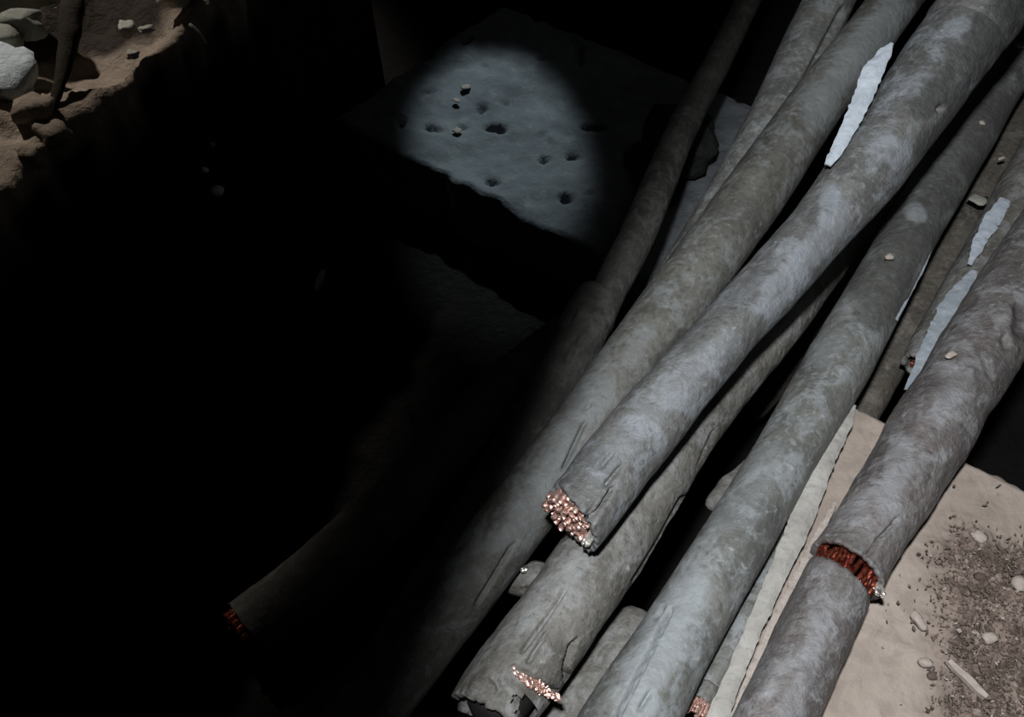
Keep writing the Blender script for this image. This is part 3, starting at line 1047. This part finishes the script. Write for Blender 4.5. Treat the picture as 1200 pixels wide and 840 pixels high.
k = strands(root, pa.p[im] - bb1 * rr * 1.10 + nn1 * .010, (pa.t[im] * .8 - bb1 * .5 + nn1 * .4).normalized(), nn1, bb1, .008, 7, M['solder'], .006, .003, lambda x, y: .006, name='bright_strand', seed=2)
k['label'] = 'bright silvery strand ends at the side'

# cables at the upper right, behind the nicked one
root, pa = cable([(1275, 95, .42, 66), (1215, 205, .408, 66), (1162, 300, .394, 64), (1105, 398, .378, 62), (1085, 432, .375, 56)],
                 'short grey cable under the nicked one with pale strips along its left side', M['dust_grey'], 9)
n = len(pa.p) - 1
sheath(pa, 0, n, M['dust_grey'], root, 9.9, nang=64, lump=.06, end1=jagged(.005, .5, .006, 21), wall=.005)
c, t, (nn, bb) = pa.p[n], pa.t[n], pa.frames[n]
strands(root, c, t, nn, bb, pa.r[n] * .7, 37, M['dark_copper'], .02, .003, lambda x, y: -.006, name='cut_copper_core', seed=17)
root, pa = cable([(1285, 0, .37, 46), (1220, 105, .36, 48), (1148, 235, .342, 50), (1083, 352, .328, 50), (1030, 446, .32, 42), (1006, 490, .315, 40)],
                 'olive brown cable squeezed between the seamed cable and the slab', M['olive_grey'], 10)
sheath(pa, 0, len(pa.p) - 1, M['brown_sheath'], root, 10.5, nang=64, lump=.05)

# thin cable ending between the seamed cable and the slab
root, pa = cable([(965, 560, .385, 22), (920, 640, .385, 26), (872, 728, .385, 30), (838, 790, .385, 32), (831, 804, .385, 32)],
                 'thin grey cable with a stripped copper end beside the pale strip', M['steel_grey'], 11, name='thin_cable')
n = len(pa.p) - 1
sheath(pa, 0, n, M['steel_grey'], root, 11.5, nang=40, lump=.03, end1=jagged(0, 0, .001, 31), wall=.0022)
pb = Path([(838, 790, .385, 27), (826, 814, .385, 27), (822, 822, .385, 27)])
sheath(pb, 0, len(pb.p) - 1, M['dust_grey'], root, 11.9, nang=32, lump=.03, name='inner_sleeve', end1=jagged(0, 0, .001, 33), wall=.003)
m_ = len(pb.p) - 1
strands(root, pb.p[m_], pb.t[m_], *pb.frames[m_], pb.r[m_] * .8, 19, M['copper'], .01, .006, lambda x, y: .010, seed=6, bend=.002)

# dim cables at the left
root, pa = cable([(905, -60, .30, 28), (850, 55, .31, 31), (800, 150, .325, 36), (752, 265, .335, 42), (712, 345, .335, 42), (700, 372, .33, 42)],
                 'thin dim cable emerging from a wider sleeve left of the heap', M['dim_grey'], 12, name='sleeved_cable')
sheath(pa, 0, len(pa.p) - 1, M['dim_grey'], root, 12.5, nang=48, lump=.04, name='inner_cable')
pb = Path([(700, 350, .325, 52), (690, 372, .325, 62), (676, 398, .32, 62), (632, 482, .28, 64), (560, 610, .215, 66), (470, 760, .17, 70), (400, 870, .14, 72)])
sheath(pb, 0, len(pb.p) - 1, M['dim_grey'], root, 12.9, nang=64, lump=.06, name='wide_sleeve', wall=.006, end0=jagged(.003, 0, .003, 41),
       grooves=[([(686, 392), (672, 408), (664, 422)], 7, .006), ([(665, 378), (672, 362)], 8, .005)])
root, pa = cable([(695, 372, .055, 46), (640, 410, .05, 52), (572, 470, .045, 58), (500, 550, .045, 66), (430, 620, .045, 70), (350, 690, .045, 72), (292, 735, .045, 72)],
                 'barely lit brown cable on the pit floor with a reddish end', M['brown_sheath'], 13)
n = len(pa.p) - 1
sheath(pa, 0, n, M['brown_sheath'], root, 13.5, nang=48, lump=.05, end1=jagged(.004, 0, .004, 51), wall=.006)
c, t, (nn, bb) = pa.p[n], pa.t[n], pa.frames[n]
strands(root, c, t, nn, bb, pa.r[n] * .8, 37, M['red_copper'], .02, .004, lambda x, y: .018, seed=19)


# ---------------------------------------------------------------- torn strips
def strip(pts, mat, label, seed, name='torn_strip', th=.002, rough=.25, curl=.25, cat='strip', ncol=7):
    pa = Path(pts, .004)
    verts, faces = [], []
    rows = []
    for i, c in enumerate(pa.p):
        nn, bb = pa.frames[i]
        s = pa.s[i]
        wl = pa.r[i] * (1 + rough * noise.noise(Vector((s * 60, seed, 0))) + rough * .8 * noise.noise(Vector((s * 170, seed, 5))))
        wr = pa.r[i] * (1 + rough * noise.noise(Vector((s * 60, seed + 9, 0))) + rough * .8 * noise.noise(Vector((s * 170, seed + 9, 5))))
        top, bot = [], []
        for k in range(ncol):
            u = 2 * k / (ncol - 1) - 1
            off = bb * (u * (wl if u > 0 else wr))
            hh = -curl * pa.r[i] * u * u + .0012 * noise.noise(c * 120 + off * 150 + Vector((seed, 0, 0)))
            q = c + off + nn * hh
            top.append(len(verts)); verts.append(q + nn * th)
            bot.append(len(verts)); verts.append(q)
        rows.append((top, bot))
    for (t0, b0), (t1, b1) in zip(rows[:-1], rows[1:]):
        for k in range(ncol - 1):
            faces.append((t0[k], t0[k + 1], t1[k + 1], t1[k]))
            faces.append((b0[k + 1], b0[k], b1[k], b1[k + 1]))
        faces.append((t0[0], t1[0], b1[0], b0[0]))
        faces.append((t1[-1], t0[-1], b0[-1], b1[-1]))
    for (t0, b0), fl in ((rows[0], 0), (rows[-1], 1)):
        for k in range(ncol - 1):
            q = (t0[k], b0[k], b0[k + 1], t0[k + 1])
            faces.append(q if not fl else tuple(reversed(q)))
    o = mesh(name, verts, faces, mat, origin=pa.p[len(pa.p) // 2], smooth=False)
    tag(o, label, cat)
    return o


strip([(1045, 52, .667, 4), (1034, 66, .662, 18), (1021, 88, .655, 24), (1012, 112, .645, 22), (1000, 138, .635, 19), (987, 164, .625, 16), (978, 180, .62, 14), (970, 194, .615, 8)],
      M['white_strip'], 'bright bluish-white torn strip hanging beside the topmost cable near the top', 1)
strip([(1001, 476, .425, 4), (990, 500, .43, 14), (972, 524, .432, 25), (960, 556, .432, 24), (938, 612, .430, 26), (908, 680, .428, 21), (882, 740, .427, 19), (860, 792, .426, 20), (838, 848, .426, 24), (800, 930, .426, 26)],
      M['pale_strip'], 'long pale torn strip between the seamed cable and the nicked cable', 2, rough=.18)
strip([(978, 590, .418, 4), (957, 632, .42, 10), (932, 682, .422, 11), (905, 735, .422, 10), (884, 782, .422, 10), (861, 842, .422, 12), (838, 890, .422, 12)],
      M['pink_strip'], 'narrow ragged cream strip hugging the left side of the nicked cable', 3, rough=.5)
strip([(1178, 234, .44, 12), (1164, 256, .437, 19), (1150, 280, .433, 15), (1136, 310, .428, 5)],
      M['white_strip'], 'short pale blue strip near the right edge, upper of two in line', 4)
strip([(1142, 318, .425, 8), (1122, 350, .42, 26), (1104, 382, .414, 25), (1090, 406, .41, 19), (1076, 436, .404, 14), (1064, 458, .40, 10)],
      M['blue_strip'], 'blue-grey strip ending over the black hole above the slab corner', 5)
strip([(1090, 292, .452, 4), (1078, 318, .450, 7), (1064, 345, .448, 6), (1050, 375, .447, 4)],
      M['blue_strip'], 'thin pale sliver along the right side of the seamed cable', 6, name='pale_sliver')

# ---------------------------------------------------------------- small flakes lying on the cables
chip('pale_flake', 1145, 236, .395, .020, .020, .004, .9, M['stone_grey'], 'broad pale flake between the seamed cable and the pale blue strip', 'flake', 41)
chip('pale_flake', 1173, 187, .402, .012, .004, .003, .3, M['dirt_pale'], 'thin bright flake near the right edge above the pale strip', 'flake', 42)
chip('pale_flake', 1041, 303, .474, .010, .007, .004, 0, M['dirt_pale'], 'bright speck on the seamed cable level with the blue strips', 'flake', 43)
chip('pale_flake', 1150, 145, .487, .008, .008, .003, 0, M['dirt_pale'], 'bright speck high on the seamed cable near the top right', 'flake', 44)
chip('pale_flake', 1195, 55, .50, .014, .010, .004, .4, M['dirt_pale'], 'bright flake on the seamed cable at the top right edge', 'flake', 45)
chip('pale_flake', 1114, 417, .484, .016, .006, .003, .45, M['dirt_pale'], 'bright flake on the nicked cable above the slab corner', 'flake', 46)
